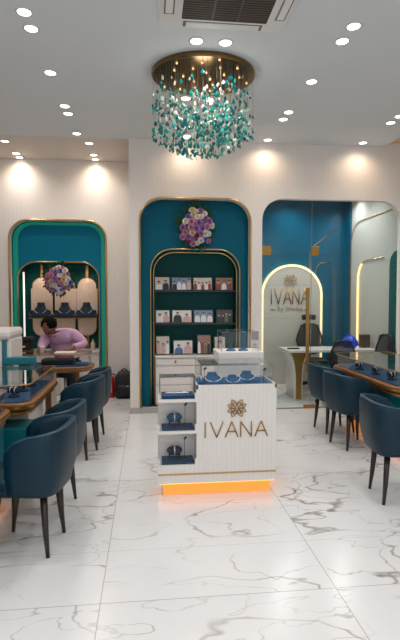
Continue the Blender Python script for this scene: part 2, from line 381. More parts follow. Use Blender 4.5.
o = plate([[(2.191, 0), (3.43, 0)]+[p for p in GO if p[0] > 3 and p[1] > 2.2]+[(2.191, 2.81)]], YM+.045, YM+.055, 'window_2', CABG); struct(o)
sbox('trim_21', GEDGE, 2.186, 2.192, YM+.04, YM+.06, .0, 2.80)
sbox('trim_22', mat('steel_floor_channel', (150, 150, 150), .3, 1), 1.50, 3.43, YM+.035, YM+.065, .0, .012)

# ---------------------------------------------------------------- ceiling lights
dl = thing('ceiling_downlight', 'x', 'ceiling light', (0, 0, CH))
b = MB(); b.lathe([(.062, 0), (.062, -.004), (.05, -.008), (.046, -.004), (.046, 0)], n=24); b.build('trim_ring', mat('white_trim_ring', (215, 213, 210), .4), dl)
b = MB(); b.lathe([(.046, -.0005), (.046, -.005), (.03, -.007)], n=24); b.build('lens', LENS, dl)
used = False
XS = [('left row', -.86, [(3.60, 'one of a pair, nearest the camera'), (3.81, 'second of the nearest pair'), (4.52, 'standing alone between two pairs'), (5.27, 'nearer of the middle pair'), (5.48, 'farther of the middle pair'), (6.12, 'at the edge of the rear ceiling')]),
      ('right row', 1.53, [(3.52, 'one of a pair, nearest the camera'), (3.73, 'second of the nearest pair'), (4.44, 'standing alone between two pairs'), (5.18, 'nearer of the middle pair'), (5.39, 'farther of the middle pair'), (6.10, 'beside the wall above the glass room')]),
      ('centre', .39, [(3.85, 'left of the pair between air conditioner and chandelier'), (4.94, 'left of the pair seen behind the chandelier disc')]),
      ('centre', .62, [(3.85, 'right of the pair between air conditioner and chandelier'), (4.94, 'right of the pair seen behind the chandelier disc')]),
      ('far right row', 2.79, [(5.16, 'nearer of the pair'), (5.36, 'farther of the pair'), (6.08, 'beside the wall above the glass room')]),
      ('rear ceiling left', -1.85, [(6.61, 'nearest of three'), (7.14, 'middle of three'), (7.34, 'closest to the back wall')]),
      ('rear ceiling right', -.765, [(6.58, 'nearest of three'), (7.10, 'middle of three'), (7.32, 'closest to the back wall')])]
SPOTS = []
for row, x, ys in XS:
    for y, d in ys:
        o = dl if not used else copy_tree(dl); used = True
        z = CH+.03 if y > YM else CH
        o.location = (x, y, z); o['label'] = ('round recessed downlight, ' + row + ', ' + d); o['group'] = 'recessed downlights'
        SPOTS.append((x, y, z))
tag(MB().lathe([(.05, 0), (.05, -.008), (.03, -.01)], (.5, 6.1, CH), n=20).build('ceiling_downlight', LENS), 'round recessed downlight by the back wall, hidden behind the chandelier crystals', 'ceiling light', 'recessed downlights'); SPOTS.append((.5, 6.1, CH))
for x, y, z in SPOTS:
    wallw = (5.9 < y < 6.2) or y > 7.2
    if wallw: lamp('SPOT', (x, y-.04, z-.02), 15, (1, .76, .55), .05, 160, 1)
    else: lamp('SPOT', (x, y, z-.02), 17, (1, .97, .94), .04, 140, .9)
for x in (-2.1, -.86, .5, 1.53, 2.8):                       # the ceiling's downlights go on behind the camera
    for y in (2.6, 1.0, -.6, -2.2):
        if abs(x-.5) < .1 and y == 2.6: continue
        lamp('SPOT', (x, y, CH-.02), 38, (1, .985, .97), .05, 140, .9)
for x, y in ((2.0, 7.0), (3.0, 7.0), (2.4, 7.75), (3.2, 7.6)): lamp('SPOT', (x, y, 3.18), 40, (1, .97, .93), .04, 150, .9)
for x in (-1.66, -1.30, -.96): lamp('SPOT', (x, YB+.28, 1.98), 4.0, (1, .84, .68), .03, 150, .9)

# ---------------------------------------------------------------- air conditioner
t = thing('ceiling_air_conditioner', 'white square ceiling cassette air conditioner with dark slatted grille', 'air conditioner', (.55, 3.16, CH))
ACW = mat('ac_white_plastic', (226, 224, 221), .4)
b = MB(); b.loft([[(x, y, z) for x, y in rr(-.475-q, .475+q, -.475-q, .475+q, .05, 5)] for q, z in ((.0, 0), (.0, -.012), (-.02, -.03), (-.09, -.038))], smooth=False); b.build('fascia', ACW, t)
b = MB()
for s_ in (1, -1):
    b.box(-.27, .27, s_*.395-.026, s_*.395+.026, -.047, -.034, bev=.006)
    b.box(s_*.395-.026, s_*.395+.026, -.27, .27, -.047, -.034, bev=.006)
b.build('air_flap', mat('ac_flap', (228, 226, 223), .35), t)
b = MB()
for s_ in (1, -1):
    b.box(-.29, .29, s_*.395-.036, s_*.395+.036, -.0385, -.036)
    b.box(s_*.395-.036, s_*.395+.036, -.29, .29, -.0385, -.036)
b.build('outlet_gap', mat('ac_gap', (120, 110, 104), .6), t)
b = MB(); b.loft([[(x, y, z) for x, y in rr(-.335, .335, -.335, .335, .04, 4)] for z in (-.036, -.05)], smooth=False); g_ = b.build('grille_frame', ACW, t)
b = MB(); b.box(-.305, .305, -.305, .305, -.052, -.0495); b.build('grille_recess', BLACK, g_)
b = MB()
for k in range(24): y = -.30+k*.026; b.box(-.302, .302, y, y+.010, -.056, -.052)
for x in (-.09, .09): b.box(x-.006, x+.006, -.302, .302, -.0575, -.052)
b.build('slats', mat('ac_slat', (96, 84, 76), .5), g_)

# ---------------------------------------------------------------- chandelier
t = thing('chandelier', 'round gold disc chandelier with a cloud of teal and clear glass drops', 'chandelier', (.505, 4.38, CH)); t.scale = (1, .86, 1)
BRZ = mat('polished_bronze', (120, 98, 66), .22, 1)
b = MB(); b.lathe([(.02, 0), (.455, 0), (.465, -.012), (.465, -.035), (.455, -.045), (.02, -.045)], n=64, smooth=False); b.build('ceiling_disc', BRZ, t)
TC = [mat('teal_crystal', (0, 132, 118), .15, spec=.5, coat=.3), mat('deep_teal_crystal', (0, 100, 108), .15, spec=.5, coat=.3), mat('aqua_crystal', (50, 190, 175), .15, spec=.5, coat=.3),
      mat('clear_crystal', (232, 230, 218), .06, spec=.8, coat=.5), mat('smoky_crystal', (150, 160, 150), .15, spec=.5, coat=.3)]
def drop(b, c, s_, rz, tilt, mi=0):
    R = Matrix.Rotation(rz, 3, 'Z') @ Matrix.Rotation(tilt, 3, 'X')
    prof = [(.001, .8), (.3, .55), (.58, .15), (.6, -.2), (.4, -.52), (.001, -.7)]
    rings = [[tuple(R @ Vector((math.cos(2*PI*j/7)*r*s_, math.sin(2*PI*j/7)*r*s_*.55, z*s_))+Vector(c)) for j in range(7)] for r, z in prof]
    b.loft(rings, mi, smooth=False, cap=False)
PR = []
for m in TC:
    b = MB(); drop(b, (0, 0, 0), .029, 0, 0); PR.append(b.build('crystal', m, mesh_only=True))
big = MB(); wires = MB(); cnt = 0
pts = []
for k in range(800):
    a = random.random()*2*PI; r = .46*math.sqrt(random.random())
    zl = -.74+.17*(r/.46)**2; z = zl+random.random()**1.35*.44+random.uniform(-.015, .015)
    pts.append((r*math.cos(a), r*math.sin(a), z))
pts.sort(key=lambda p: p[1])
wts = [.36, .22, .14, .20, .08]
for i, (x, y, z) in enumerate(pts):
    ci = random.choices(range(5), wts)[0]; rz = random.random()*6.28; tl = random.uniform(-.5, .5); s_ = random.uniform(.7, 1.2)
    if i < 100:
        o = obj('crystal', PR[ci], t, (x, y, z)); o.rotation_euler = (tl, 0, rz); o.scale = (s_,)*3
    else: drop(big, (x, y, z), .028*s_, rz, tl, ci)
    if i % 4 == 0: wires.tube([(x, y, -.045), (x, y, z+.02)], .0006, n=4)
o = big.build('crystals', TC, t); o['kind'] = 'stuff'
o = wires.build('wires', mat('fine_wire', (170, 165, 150), .4, .6), t); o['kind'] = 'stuff'
bead = MB().ell((0, 0, 0), (.010, .010, .010), n=10).build('pin_light', mat('pin_light', (255, 215, 150), .3, emit=(255, 205, 140), es=1.1), mesh_only=True)
for k in range(24):
    a = k*2.4; r = .43*math.sqrt((k+.5)/24); x, y = r*math.cos(a), r*math.sin(a)
    obj('pin_light', bead, t, (x, y, -.052)); L_ = random.uniform(.22, .34)
    strands = MB(); strands.tube([(x+.008, y, -.05), (x+.008, y, -L_)], .0025, n=5)
    drop(strands, (x+.008, y, -L_-.02), .028, k, 0, random.choice((1, 2)))
    strands.build('pendant_strand', [mat('strand_wire', (150, 118, 92), .4, .3), TC[0], TC[3]], t)
lamp('POINT', (.5, 4.3, 3.25), 4, (1, .9, .78), .1)

# ---------------------------------------------------------------- chairs
def make_chair():
    t = thing('upholstered_chair', '', 'chair')
    W2, BK, AR = .245, -.25, .05      # half width, back y, arm front y  (front is +y)
    path = []
    def U(s_):                                   # s_ in -1..1 around the U
        n = 1.0
        return None
    arc = 12
    pts = [(W2, AR), (W2, 0), (W2, -.08)]
    for k in range(1, arc): a = PI/2*k/arc; pts.append((W2*math.cos(a)**.62, -.08+(BK+.08)*math.sin(a)**.62))
    pts.append((0, BK))
    left = [(-x, y) for x, y in pts[-2::-1]]
    path = pts+left; N_ = len(path)
    rings = []; top = []
    for i, (x, y) in enumerate(path):
        a = Vector(path[max(i-1, 0)]); c = Vector(path[min(i+1, N_-1)]); d = (c-a).normalized(); nrm = Vector((d.y, -d.x))  # points inward or outward
        if nrm.dot(Vector((x, y+.0))) < 0: nrm = -nrm
        e = max(0, (y+.05)/.10); e = min(e, 1)
        h = .755-.05*(y-BK)/.35-.07*e**1.8
        zb = .382
        T = .038
        sec = [(-T*.4, zb), (.0, zb-.004), (.0, zb+.02), (.010, .50), (.008, h-.05), (.0, h-.012), (-T*.4, h), (-T*.8, h-.008), (-T, h-.03), (-T*1.05, .5), (-T, zb+.02)]
        ring = []
        for off, z in sec:
            k = 1-.13*max(0, (.56-z)/.2)**1.4
            ring.append(((x+nrm.x*off)*k, (y+nrm.y*off)*k, z))
        rings.append(ring); top.append(((x-nrm.x*.002), (y-nrm.y*.002), h-.008))
    b = MB(); b.loft(rings, 0); sh = b.build('backrest', LEATH, t)
    b = MB(); b.tube(top, .006, n=6); b.build('piping', PIPE, sh)
    b = MB(); sr = []
    for q, z in ((.03, .355), (.0, .375), (.0, .43), (.012, .455), (.04, .468), (.10, .474)):
        sr.append([(x, y, z) for x, y in rr(-.20+q, .20-q, -.215+q, .255-q, .09-q*.3, 6)])
    b.loft(sr, 0); b.build('seat', LEATH, t)
    for sx in (-1, 1):
        for sy in (-1, 1):
            b = MB(); b.tube([(sx*.125, .01+sy*.135, .362), (sx*.14, .01+sy*.15, .15), (sx*.15, .01+sy*.165, 0)], [.023, .018, .011], n=10); b.build('leg', LEGM, t)
    return t
ch = make_chair(); used = False
for x, y, a, lab, g_ in ((-.715, 2.96, 82, 'navy leather tub chair on the left, nearest the camera', 'chairs along the left counter'),
        (-.72, 3.48, 82, 'navy leather tub chair on the left, second from the camera', 'chairs along the left counter'),
        (-.69, 4.64, 78, 'navy leather tub chair on the left, third from the camera, beyond the gap', 'chairs along the left counter'),
        (-.66, 5.17, 84, 'navy leather tub chair on the left, farthest one, before the extinguisher', 'chairs along the left counter'),
        (1.865, 3.385, -97, 'navy leather tub chair on the right, nearest one, cut by the frame', 'chairs along the right counter'),
        (2.06, 4.64, -79, 'navy leather tub chair on the right, middle of three', 'chairs along the right counter'),
        (2.09, 5.22, -84, 'navy leather tub chair on the right, farthest one, before the glass door', 'chairs along the right counter')):
    o = ch if not used else copy_tree(ch); used = True
    o.location = (x, y, 0); o.rotation_euler = (0, 0, math.radians(a)); o['label'] = lab; o['group'] = g_

# ---------------------------------------------------------------- display cases at the sides
def case(name, label, x0, x1, y0, y1, r=.14, corners=(1, 1, 1, 1), zb=.64, rim=.83, legs=(), tier=False):
    t = thing(name, label, 'display case', ((x0+x1)/2, (y0+y1)/2, 0)); cx, cy = (x0+x1)/2, (y0+y1)/2
    def ol(q): return [(x-cx, y-cy) for x, y in rr(x0+q, x1-q, y0+q, y1-q, r-q*.5, 8, corners)]
    b = MB(); b.loft([[(x, y, z) for x, y in ol(q)] for q, z in ((.05, zb-.012), (.0, zb+.012), (.0, zb+.05), (.012, zb+.058))], smooth=False); b.build('wooden_tray', WOOD, t)
    b = MB(); b.loft([[(x, y, z) for x, y in ol(q)] for q, z in ((-.003, zb+.022), (-.003, zb+.032))], smooth=False); b.build('gold_band', GOLD, t)
    b = MB(); b.prism(ol(.045), zb+.0581, zb+.064); b.build('velvet_bed', mat('deep_blue_velvet', (4, 56, 92), .85, noise=.25, nscale=60), t)
    o1, o2 = ol(.03), ol(.038); n = len(o1)
    b = MB(); b.loft([[(*p, zb+.058), (*q, zb+.058), (*q, rim), (*p, rim)] for p, q in zip(o1, o2)], loop=True, smooth=False); b.build('glass_side', GLS, t)
    b = MB(); b.prism(ol(.025), rim, rim+.010); b.build('glass_top', glass('top_glass', (.97, .99, .99), .05), t)
    b = MB(); b.tube([(x, y, rim+.005) for x, y in ol(.02)], .006, n=6, closed=True); b.build('gold_rim', DGOLD, t)
    if tier:
        b = MB(); b.loft([[(x, y, z) for x, y in ol(q)] for q, z in ((.07, zb-.05), (.03, zb-.035), (.03, zb-.0125))], smooth=False); b.build('lower_tray_step', DGOLD, t)
    for lx, ly in legs:
        b = MB(); b.box(lx-cx-.025, lx-cx+.025, ly-cy-.02, ly-cy+.02, 0, zb-.012, bev=.005); b.build('leg', WOOD, t)
    return t
case('display_case', 'glass display case with walnut edge on the left, nearest the camera', -1.75, -.985, 2.2, 3.60, .08, corners=(0, 0, 1, 0), tier=True)
case('display_case', 'long glass display case with walnut edge and blue velvet bed, left side middle', -1.6, -.885, 3.72, 4.80, .12, corners=(0, 1, 0, 0), tier=True, legs=((-.955, 4.70),))
case('display_case', 'glass display case with rounded walnut end in front of the man in the pink shirt', -1.9, -.67, 5.72, 6.22, .16, (0, 1, 1, 0), zb=.63, rim=.83, legs=((-.86, 5.95),))
case('display_case', 'glass display case with stepped walnut edge on the right, holding blue velvet trays', 2.20, 2.95, 4.0, 5.62, .16, (1, 0, 0, 1), zb=.64, tier=True)
# plinths
def plinth(name, label, x0, x1, y0, y1, h, m, led=False, rec=.04, cat='plinth'):
    t = thing(name, label, cat, ((x0+x1)/2, (y0+y1)/2, 0)); w, d = (x1-x0)/2, (y1-y0)/2
    z0 = .09 if led else 0
    b = MB(); b.box(-w, w, -d, d, z0, h, bev=.006); b.build('body', m, t)
    if led:
        b = MB(); b.box(-w+rec, w-rec, -d+rec, d-rec, 0, z0); b.build('kick', KICK, t)
        b = MB(); q = rec*.5
        b.box(-w+q, w-q, -d+q, -d+q+.008, z0-.01, z0-.001); b.box(-w+q, w-q, d-q-.008, d-q, z0-.01, z0-.001)
        b.box(-w+q, -w+q+.008, -d+q, d-q, z0-.01, z0-.001); b.box(w-q-.008, w-q, -d+q, d-q, z0-.01, z0-.001); b.build('led_strip', ORANGE, t)
    return t
plinth('counter_plinth', 'teal laminate plinth under the left display cases, behind the nearest chair', -1.7, -1.05, 2.35, 3.60, .589, TEALP, True)
plinth('low_cabinet', 'low teal cabinet between the two left display cases', -1.62, -.93, 3.76, 4.06, .50, TEALP, False, cat='cabinet')
plinth('counter_plinth', 'white plinth under the long display case on the left', -1.6, -.99, 4.08, 4.62, .589, FLC)
plinth('counter_plinth', 'white plinth under the case the man leans on', -1.8, -1.15, 5.8, 6.15, .618, FLC)
plinth('counter_plinth', 'teal laminate plinth with orange glowing base under the right display case', 2.36, 2.9, 3.4, 5.5, .589, TEALP, True)

# small jewellery stands inside the cases
def stand_proto():
    t = thing('jewellery_stand', '', 'jewellery stand')
    b = MB(); b.lathe([(.045, 0), (.047, .006), (.042, .012), (.014, .020)], n=20); b.build('base', NAVYV, t)
    b = MB(); b.tube([(-.045, 0, .048), (.045, 0, .048)], .022, n=12); b.box(-.008, .008, -.008, .008, .012, .04); r_ = b.build('roll', NAVYV, t)
    b = MB()
    for x in (-.02, .02): b.tube([(x, .024*math.cos(a), .048+.024*math.sin(a)) for a in [2*PI*k/12 for k in range(12)]], .0035, n=5, closed=True)
    b.build('bangle', SILV, t); return t
js = stand_proto(); used = False
D_ = {2: 'right case'}
for i, (x, y, a, lab) in enumerate(((2.34, 4.12, 20, 'navy bracelet roll in the right case, nearest the camera'), (2.36, 4.42, 10, 'navy bracelet roll in the right case, second from the camera'),
        (2.36, 4.75, 30, 'navy bracelet roll in the right case, third from the camera'), (2.34, 5.10, 15, 'navy bracelet roll in the right case, farthest back'),
        (-1.08, 3.98, -20, 'navy bracelet roll in the long left case, at its near end'), (-1.06, 4.22, 10, 'navy bracelet roll in the long left case, second from the near end'),
        (-1.06, 4.46, -10, 'navy bracelet roll in the long left case, at its far end'), (-1.26, 4.05, 40, 'navy bracelet roll in the long left case, set back from the aisle'),
        (-1.18, 3.40, -10, 'navy bracelet roll in the nearest left case'))):
    o = js if not used else copy_tree(js); used = True
    o.location = (x, y, .7041); o.rotation_euler = (0, 0, math.radians(a)); o['label'] = lab; o['group'] = 'bracelet rolls in the side display cases'; o.scale = (1, 1, 1.1)

# ---------------------------------------------------------------- centre counter
t = thing('display_counter', 'white stepped jewellery counter with gold lettering and orange glowing base', 'counter', (.52, 3.8, 0))
cx, cy = .52, 3.8
def P(b, name, m, par=t):
    b.v = [(x-cx, y-cy, z) for x, y, z in b.v]; return b.build(name, m, par)
Y0, Y1 = 3.56, 4.02
YT = 3.77
b = MB(); b.box(.07, .36, Y0, YT, .10, .24); b.box(.36, .975, Y0, Y1, .10, .24); b.box(.36, .975, Y0, Y1, .24, .815)
# tray rim of the main box
b.box(.36, .975, Y0, Y0+.012, .815, .845); b.box(.36, .975, Y1-.012, Y1, .815, .845); b.box(.36, .372, Y0, Y1, .815, .845); b.box(.963, .975, Y0, Y1, .815, .845)
P(b, 'main_body', FLC)
b = MB(); b.box(.07, .36, YT-.015, YT, .24, .74)
for z in (.50, .74): b.box(.07, .36, Y0, YT, z-.022, z)
P(b, 'shelf_tower', WHITE)
for z in (.24, .50, .74):
    for x in (.07, .348):
        b = MB(); b.add([(x, Y0, z), (x+.012, Y0, z), (x+.012, Y0+.1, z), (x, Y0+.1, z), (x, Y0, z+.05), (x+.012, Y0, z+.05), (x+.012, Y0+.1, z+.03), (x, Y0+.1, z+.03)], [(0, 1, 2, 3), (4, 5, 6, 7), (0, 1, 5, 4), (1, 2, 6, 5), (2, 3, 7, 6), (3, 0, 4, 7)]); P(b, 'shelf_lip', WHITE)
b = MB()
for z in (.24, .50): b.box(.071, .076, Y0+.01, YT-.015, z, z+.23); b.box(.083, .348, Y0+.012, Y0+.017, z, z+.20)
P(b, 'niche_glass', GLS)
b = MB(); b.box(.10, .345, Y0+.02, YT-.02, .24, .252); b.box(.10, .345, Y0+.02, YT-.02, .50, .512); b.box(.10, .345, Y0+.02, YT-.02, .74, .765); P(b, 'shelf_mat', MATS['deep_blue_velvet'])
b = MB(); b.box(.373, .962, Y0+.013, Y1-.013, .8151, .826); P(b, 'velvet_bed', VELV)
b = MB(); b.box(.069, .976, Y0-.003, Y0, .165, .177); P(b, 'gold_band', GOLD)
b = MB(); b.box(.11, .38, Y0+.05, YT-.04, .0, .10); b.box(.38, .94, Y0+.05, Y1-.04, .0, .10); P(b, 'kick', KICK, t)
b = MB(); b.box(.10, .95, Y0+.022, Y0+.032, .088, .099); b.box(.085, .095, Y0+.022, YT-.02, .088, .099); b.box(.955, .965, Y0+.022, Y1-.02, .088, .099); P(b, 'led_strip', ORANGE)
b = MB(); b.box(.60, .985, Y1+.001, 4.36, .0, 1.00); b.box(.595, .985, Y1+.0, 4.37, 1.00, 1.035); P(b, 'raised_box', FLC)
def gbox(b, x0, x1, y0, y1, z0, z1, e=.004):
    b.box(x0, x1, y0, y0+e, z0, z1); b.box(x0, x1, y1-e, y1, z0, z1); b.box(x0, x0+e, y0+e, y1-e, z0, z1); b.box(x1-e, x1, y0+e, y1-e, z0, z1); b.box(x0, x1, y0, y1, z1, z1+e)
def gedges(b, x0, x1, y0, y1, z0, z1, r=.0025):
    for x in (x0, x1):
        for y in (y0, y1): b.tube([(x, y, z0), (x, y, z1)], r, n=4)
    b.tube([(x0, y0, z1), (x1, y0, z1), (x1, y1, z1), (x0, y1, z1)], r, n=4, closed=True)
cy_ = cy
for (x0, x1, y0, y1, z0, z1, lab) in ((.40, .945, Y0+.02, Y1-.04, .845, .985, 'clear glass cover over the blue busts on the white counter'), (.63, .95, 4.06, 4.33, 1.035, 1.205, 'small clear glass box on the raised block of the white counter'), (.085, .355, Y0+.012, YT-.01, .765, .90, 'clear glass box on the top shelf of the stepped counter tower')):
    g_ = thing('glass_cover', lab, 'glass box', ((x0+x1)/2, (y0+y1)/2, z0), group='clear glass covers on the white counter'); ox, oy = (x0+x1)/2, (y0+y1)/2
    b = MB(); gbox(b, x0-ox, x1-ox, y0-oy, y1-oy, 0, z1-z0); b.build('panes', GLS, g_)
    b = MB(); gedges(b, x0-ox, x1-ox, y0-oy, y1-oy, 0.001, z1-z0+.004); b.build('polished_edges', GEDGE, g_)
word(t, .415-cx, .905-cx, Y0-.004-cy, .445, .118, .0052, DGOLD)
b = MB(); logo(b, .668, Y0-.004, .665, .077, .0034); P(b, 'lotus_emblem', DGOLD)

def bust(label, x, y, z, s_, rz=0, m=VELV, group=None, low=False):
    t = thing('necklace_bust', label, 'jewellery bust', (x, y, z), rz, group)
    prof = [(1.0, .62, 0), (1.02, .64, .10), (.95, .55, .25), (.72, .42, .55), (.46, .30, .80), (.36, .28, .95), (.36, .28, 1.12), (.30, .24, 1.18)]
    b = MB(); b.loft([[(math.cos(a)*rx*s_*.8, math.sin(a)*ry*s_*.8-(1.1-h)*.1*s_, h*s_) for a in [2*PI*k/20 for k in range(20)]] for rx, ry, h in prof]); b.build('bust', m, t)
    if low: t.scale = (1, 1, .56)
    b = MB(); n = 18; L_ = []
    for k in range(n): a = PI+PI*k/(n-1); L_.append((math.cos(a)*.50*s_, (-.47-.10*(-math.sin(a)))*s_*.8, (.80+.38*math.sin(a)*1.25)*s_))
    b.tube(L_, (.016 if m is NAVYV else .03)*s_, n=5)
    b.ell((0, -.52*s_*.9, .28*s_), (.06*s_, .03*s_, .08*s_), n=8); b.build('necklace', SILV, t); return t
G_ = 'blue velvet busts on the white counter'
bust('blue velvet bust with high neck, left of three on the white counter', .50, 3.74, .826, .135, .1, group=G_, low=True)
bust('blue velvet bust, middle and lowest of three on the white counter', .655, 3.70, .826, .11, 0, group=G_, low=True)
bust('blue velvet bust with high neck, right of three on the white counter', .79, 3.80, .826, .13, -.1, group=G_, low=True)
bust('small blue bust in the glass box, left one', .725, 4.17, 1.035, .055, 0, group='small busts in the raised glass box', low=True)
bust('small blue bust in the glass box, right one', .835, 4.17, 1.035, .055, 0, group='small busts in the raised glass box', low=True)
def clip(label, x, y, z, h):
    t = thing('tag_holder', label, 'tag holder', (x, y, z), 0, 'thin black tag holders')
    b = MB(); b.lathe([(.014, 0), (.014, .004), (.003, .006)], n=12); b.tube([(0, 0, .004), (0, 0, h)], .0025, n=6); b.build('rod', BLACK, t)
    b = MB(); b.box(-.014, .014, -.004, .004, -.006, .010, bev=.003, R=Matrix.Translation((.006, 0, h)) @ Matrix.Rotation(-.7, 4, 'Y')); b.build('clip', BLACK, t)
clip('thin black tag holder at the left end of the counter top', .43, 3.65, .826, .13); clip('thin black tag holder at the right end of the counter top', .90, 3.66, .826, .115)
clip('thin black tag holder on the middle tower shelf', .28, 3.65, .512, .17); clip('thin black tag holder on the lowest tower shelf', .275, 3.64, .252, .17)
for z, lab, c_ in ((.512, 'bright blue bracelet pillow on the middle tower shelf', VELV), (.252, 'navy bracelet pillow on the lowest tower shelf', NAVYV)):
    t = thing('bracelet_pillow', lab, 'bracelet pillow', (.20, 3.70, z))
    b = MB(); b.ell((0, 0, .062), (.062, .035, .034), n=16); b.build('pillow', c_, t)
    b = MB()
    for x in (-.038, .038):
        for y in (-.018, .018): b.box(x-.006, x+.006, y-.005, y+.005, 0, .045)
    b.box(-.045, .045, -.022, .022, .028, .036); b.build('foot', NAVYV, t)
    b = MB(); b.tube([(.0, .037*math.cos(a), .062+.037*math.sin(a)) for a in [2*PI*k/14 for k in range(14)]], .0055, n=6, closed=True); b.build('bracelet', SILV, t)
tag(MB().tube([(.13+.03*k, 3.66+.01*(k % 2), .771) for k in range(7)], .006, n=6).build('bracelet', SILV), 'silver bracelet lying on the dark mat of the top tower shelf', 'bracelet')

# ---------------------------------------------------------------- middle niche: cabinet, ledges, photographs
t = thing('drawer_cabinet', 'white drawer cabinet built into the middle arch below the photographs', 'cabinet', (.63, YM+.33, 0))
b = MB(); b.box(-.535, .535, -.15, .15, .065, .70); b.build('carcass', WHITE, t)
b = MB(); b.box(-.54, .54, -.185, .155, .70, .725, bev=.004); b.build('top', WHITE, t)
for x0, x1, z0, z1 in ((-.533, -.003, .60, .695), (.003, .533, .60, .695), (-.533, -.003, .34, .59), (.003, .533, .34, .59), (-.533, -.003, .07, .33), (.003, .533, .07, .33)):
    b = MB(); b.box(x0, x1, -.17, -.151, z0, z1-.006, bev=.003); d = b.build('drawer', WHITE, t)
    b = MB(); xm = (x0+x1)/2; b.box(xm-.012, xm+.012, -.178, -.17, (z0+z1)/2-.018, (z0+z1)/2+.018, bev=.003); b.build('lock', DGOLD, d)
for z, n_ in ((1.60, 'upper'), (1.155, 'lower')):
    tag(MB().box(.06, 1.20, YM+.24, YM+.495, z-.02, z, bev=.003).build('ledge_shelf', mat('dark_shelf', (10, 36, 40), .4)), n_ + ' dark ledge shelf carrying framed photographs in the middle arch', 'shelf')
SKIN = [mat('print_skin', (196, 150, 124), .3), mat('print_white', (226, 224, 220), .3), mat('print_black', (40, 36, 40), .3), mat('print_red', (150, 60, 52), .3), mat('print_blue', (70, 110, 160), .3), mat('print_rose', (208, 168, 160), .3), mat('print_green', (100, 110, 80), .3)]
BG = [mat('print_back_cream', (206, 196, 184), .25, noise=.35, nscale=30), mat('print_back_sky', (120, 150, 180), .25, noise=.45, nscale=25), mat('print_back_brown', (150, 118, 100), .25, noise=.5, nscale=30), mat('print_back_white', (222, 220, 216), .25), mat('print_back_dark', (84, 76, 72), .25, noise=.5, nscale=30)]
FR = mat('black_picture_frame', (22, 24, 26), .3)
def photo(x, z, w, h, rz, label, bg, figs, group, y=YM+.36):
    t = thing('picture_frame', label, 'picture frame', (x, y, z), rz, group)
    R = Matrix.Rotation(-.12, 4, 'X')
    def T(b): b.v = [tuple(R @ Vector(v)) for v in b.v]; return b
    f = .013
    b = MB(); b.box(-w/2, w/2, 0, .012, 0, h); b.box(-w/2, w/2, -.006, 0, 0, f); b.box(-w/2, w/2, -.006, 0, h-f, h); b.box(-w/2, -w/2+f, -.006, 0, f, h-f); b.box(w/2-f, w/2, -.006, 0, f, h-f)
    T(b).build('frame', FR, t)
    b = MB(); b.box(-.03, .03, .012, .05, 0, .01); b.build('strut', FR, t)
    b = MB(); b.box(-w/2+f, w/2-f, -.002, 0, f, h-f, 0)
    rnd = random.Random(int(x*1000+z*77)); n = len(figs)
    for i, c in enumerate(figs):
        fx = -w/2+f+(w-2*f)*(i+.5)/n+rnd.uniform(-.006, .006); bh = (h-2*f)*rnd.uniform(.45, .66); bw = (w-2*f)/n*.46; hr = min(bw*.62, h*.10)
        b.prism([(0, 0)], 0, 0) if False else None
        out = [(fx-bw, f+.001), (fx+bw, f+.001), (fx+bw*.9, f+bh*.7), (fx+bw*.5, f+bh), (fx-bw*.5, f+bh), (fx-bw*.9, f+bh*.7)]
        b.add([(px, -.0035, pz) for px, pz in out], [tuple(range(6))], c)
        hd = [(fx+hr*math.cos(2*PI*k/10), -.004, f+bh+hr*.8+hr*1.15*math.sin(2*PI*k/10)) for k in range(10)]
        b.add(hd, [tuple(range(10))], 1)
        hh = [(fx+hr*1.1*math.cos(PI*k/8), -.0045, f+bh+hr*1.3+hr*.9*math.sin(PI*k/8)) for k in range(9)]
        b.add(hh, [tuple(range(9))], 3)
    T(b).build('print', [BG[bg]]+SKIN, t)
k = .0132
rows = [
 (1.60, [(.195, .22, .195, .12, 'two people, top row far left', 0, [2, 3]), (.455, .285, .19, 0, 'a group before blue sky, top row second from left', 1, [3, 2, 2, 6]), (.745, .275, .19, 0, 'a crowd in red and white, top row third', 0, [4, 2, 4, 2, 4]), (1.04, .25, .19, -.14, 'people in red, top row far right', 2, [4, 2, 4])]),
 (1.155, [(.20, .21, .19, .12, 'pale figures, middle row far left', 3, [2, 6]), (.46, .285, .19, 0, 'a dark suit beside a rose dress, middle row second', 3, [3, 6]), (.755, .28, .19, 0, 'white garments and blue corner, middle row third', 1, [2, 2, 2]), (1.045, .225, .19, -.12, 'a dark group on grass, middle row far right', 4, [3, 3, 7, 3])]),
 (.7255, [(.20, .20, .265, .05, 'portrait of a rose coloured group, bottom row far left', 0, [6, 6, 2]), (.475, .28, .205, 0, 'two seated figures on white, bottom row second', 3, [5, 6]), (.765, .20, .275, 0, 'a tall crowd scene, bottom row third', 2, [2, 4, 7, 3]), (.985, .17, .25, 0, 'a pale portrait, bottom row far right behind the glass box', 0, [6])])]
for z, L_ in rows:
    for x, w, h, rz, d, bg, figs in L_:
        photo(x, z, w, h, rz, 'black framed photograph of ' + d, bg, figs, 'framed photographs in the middle arch', y=YM+.29)

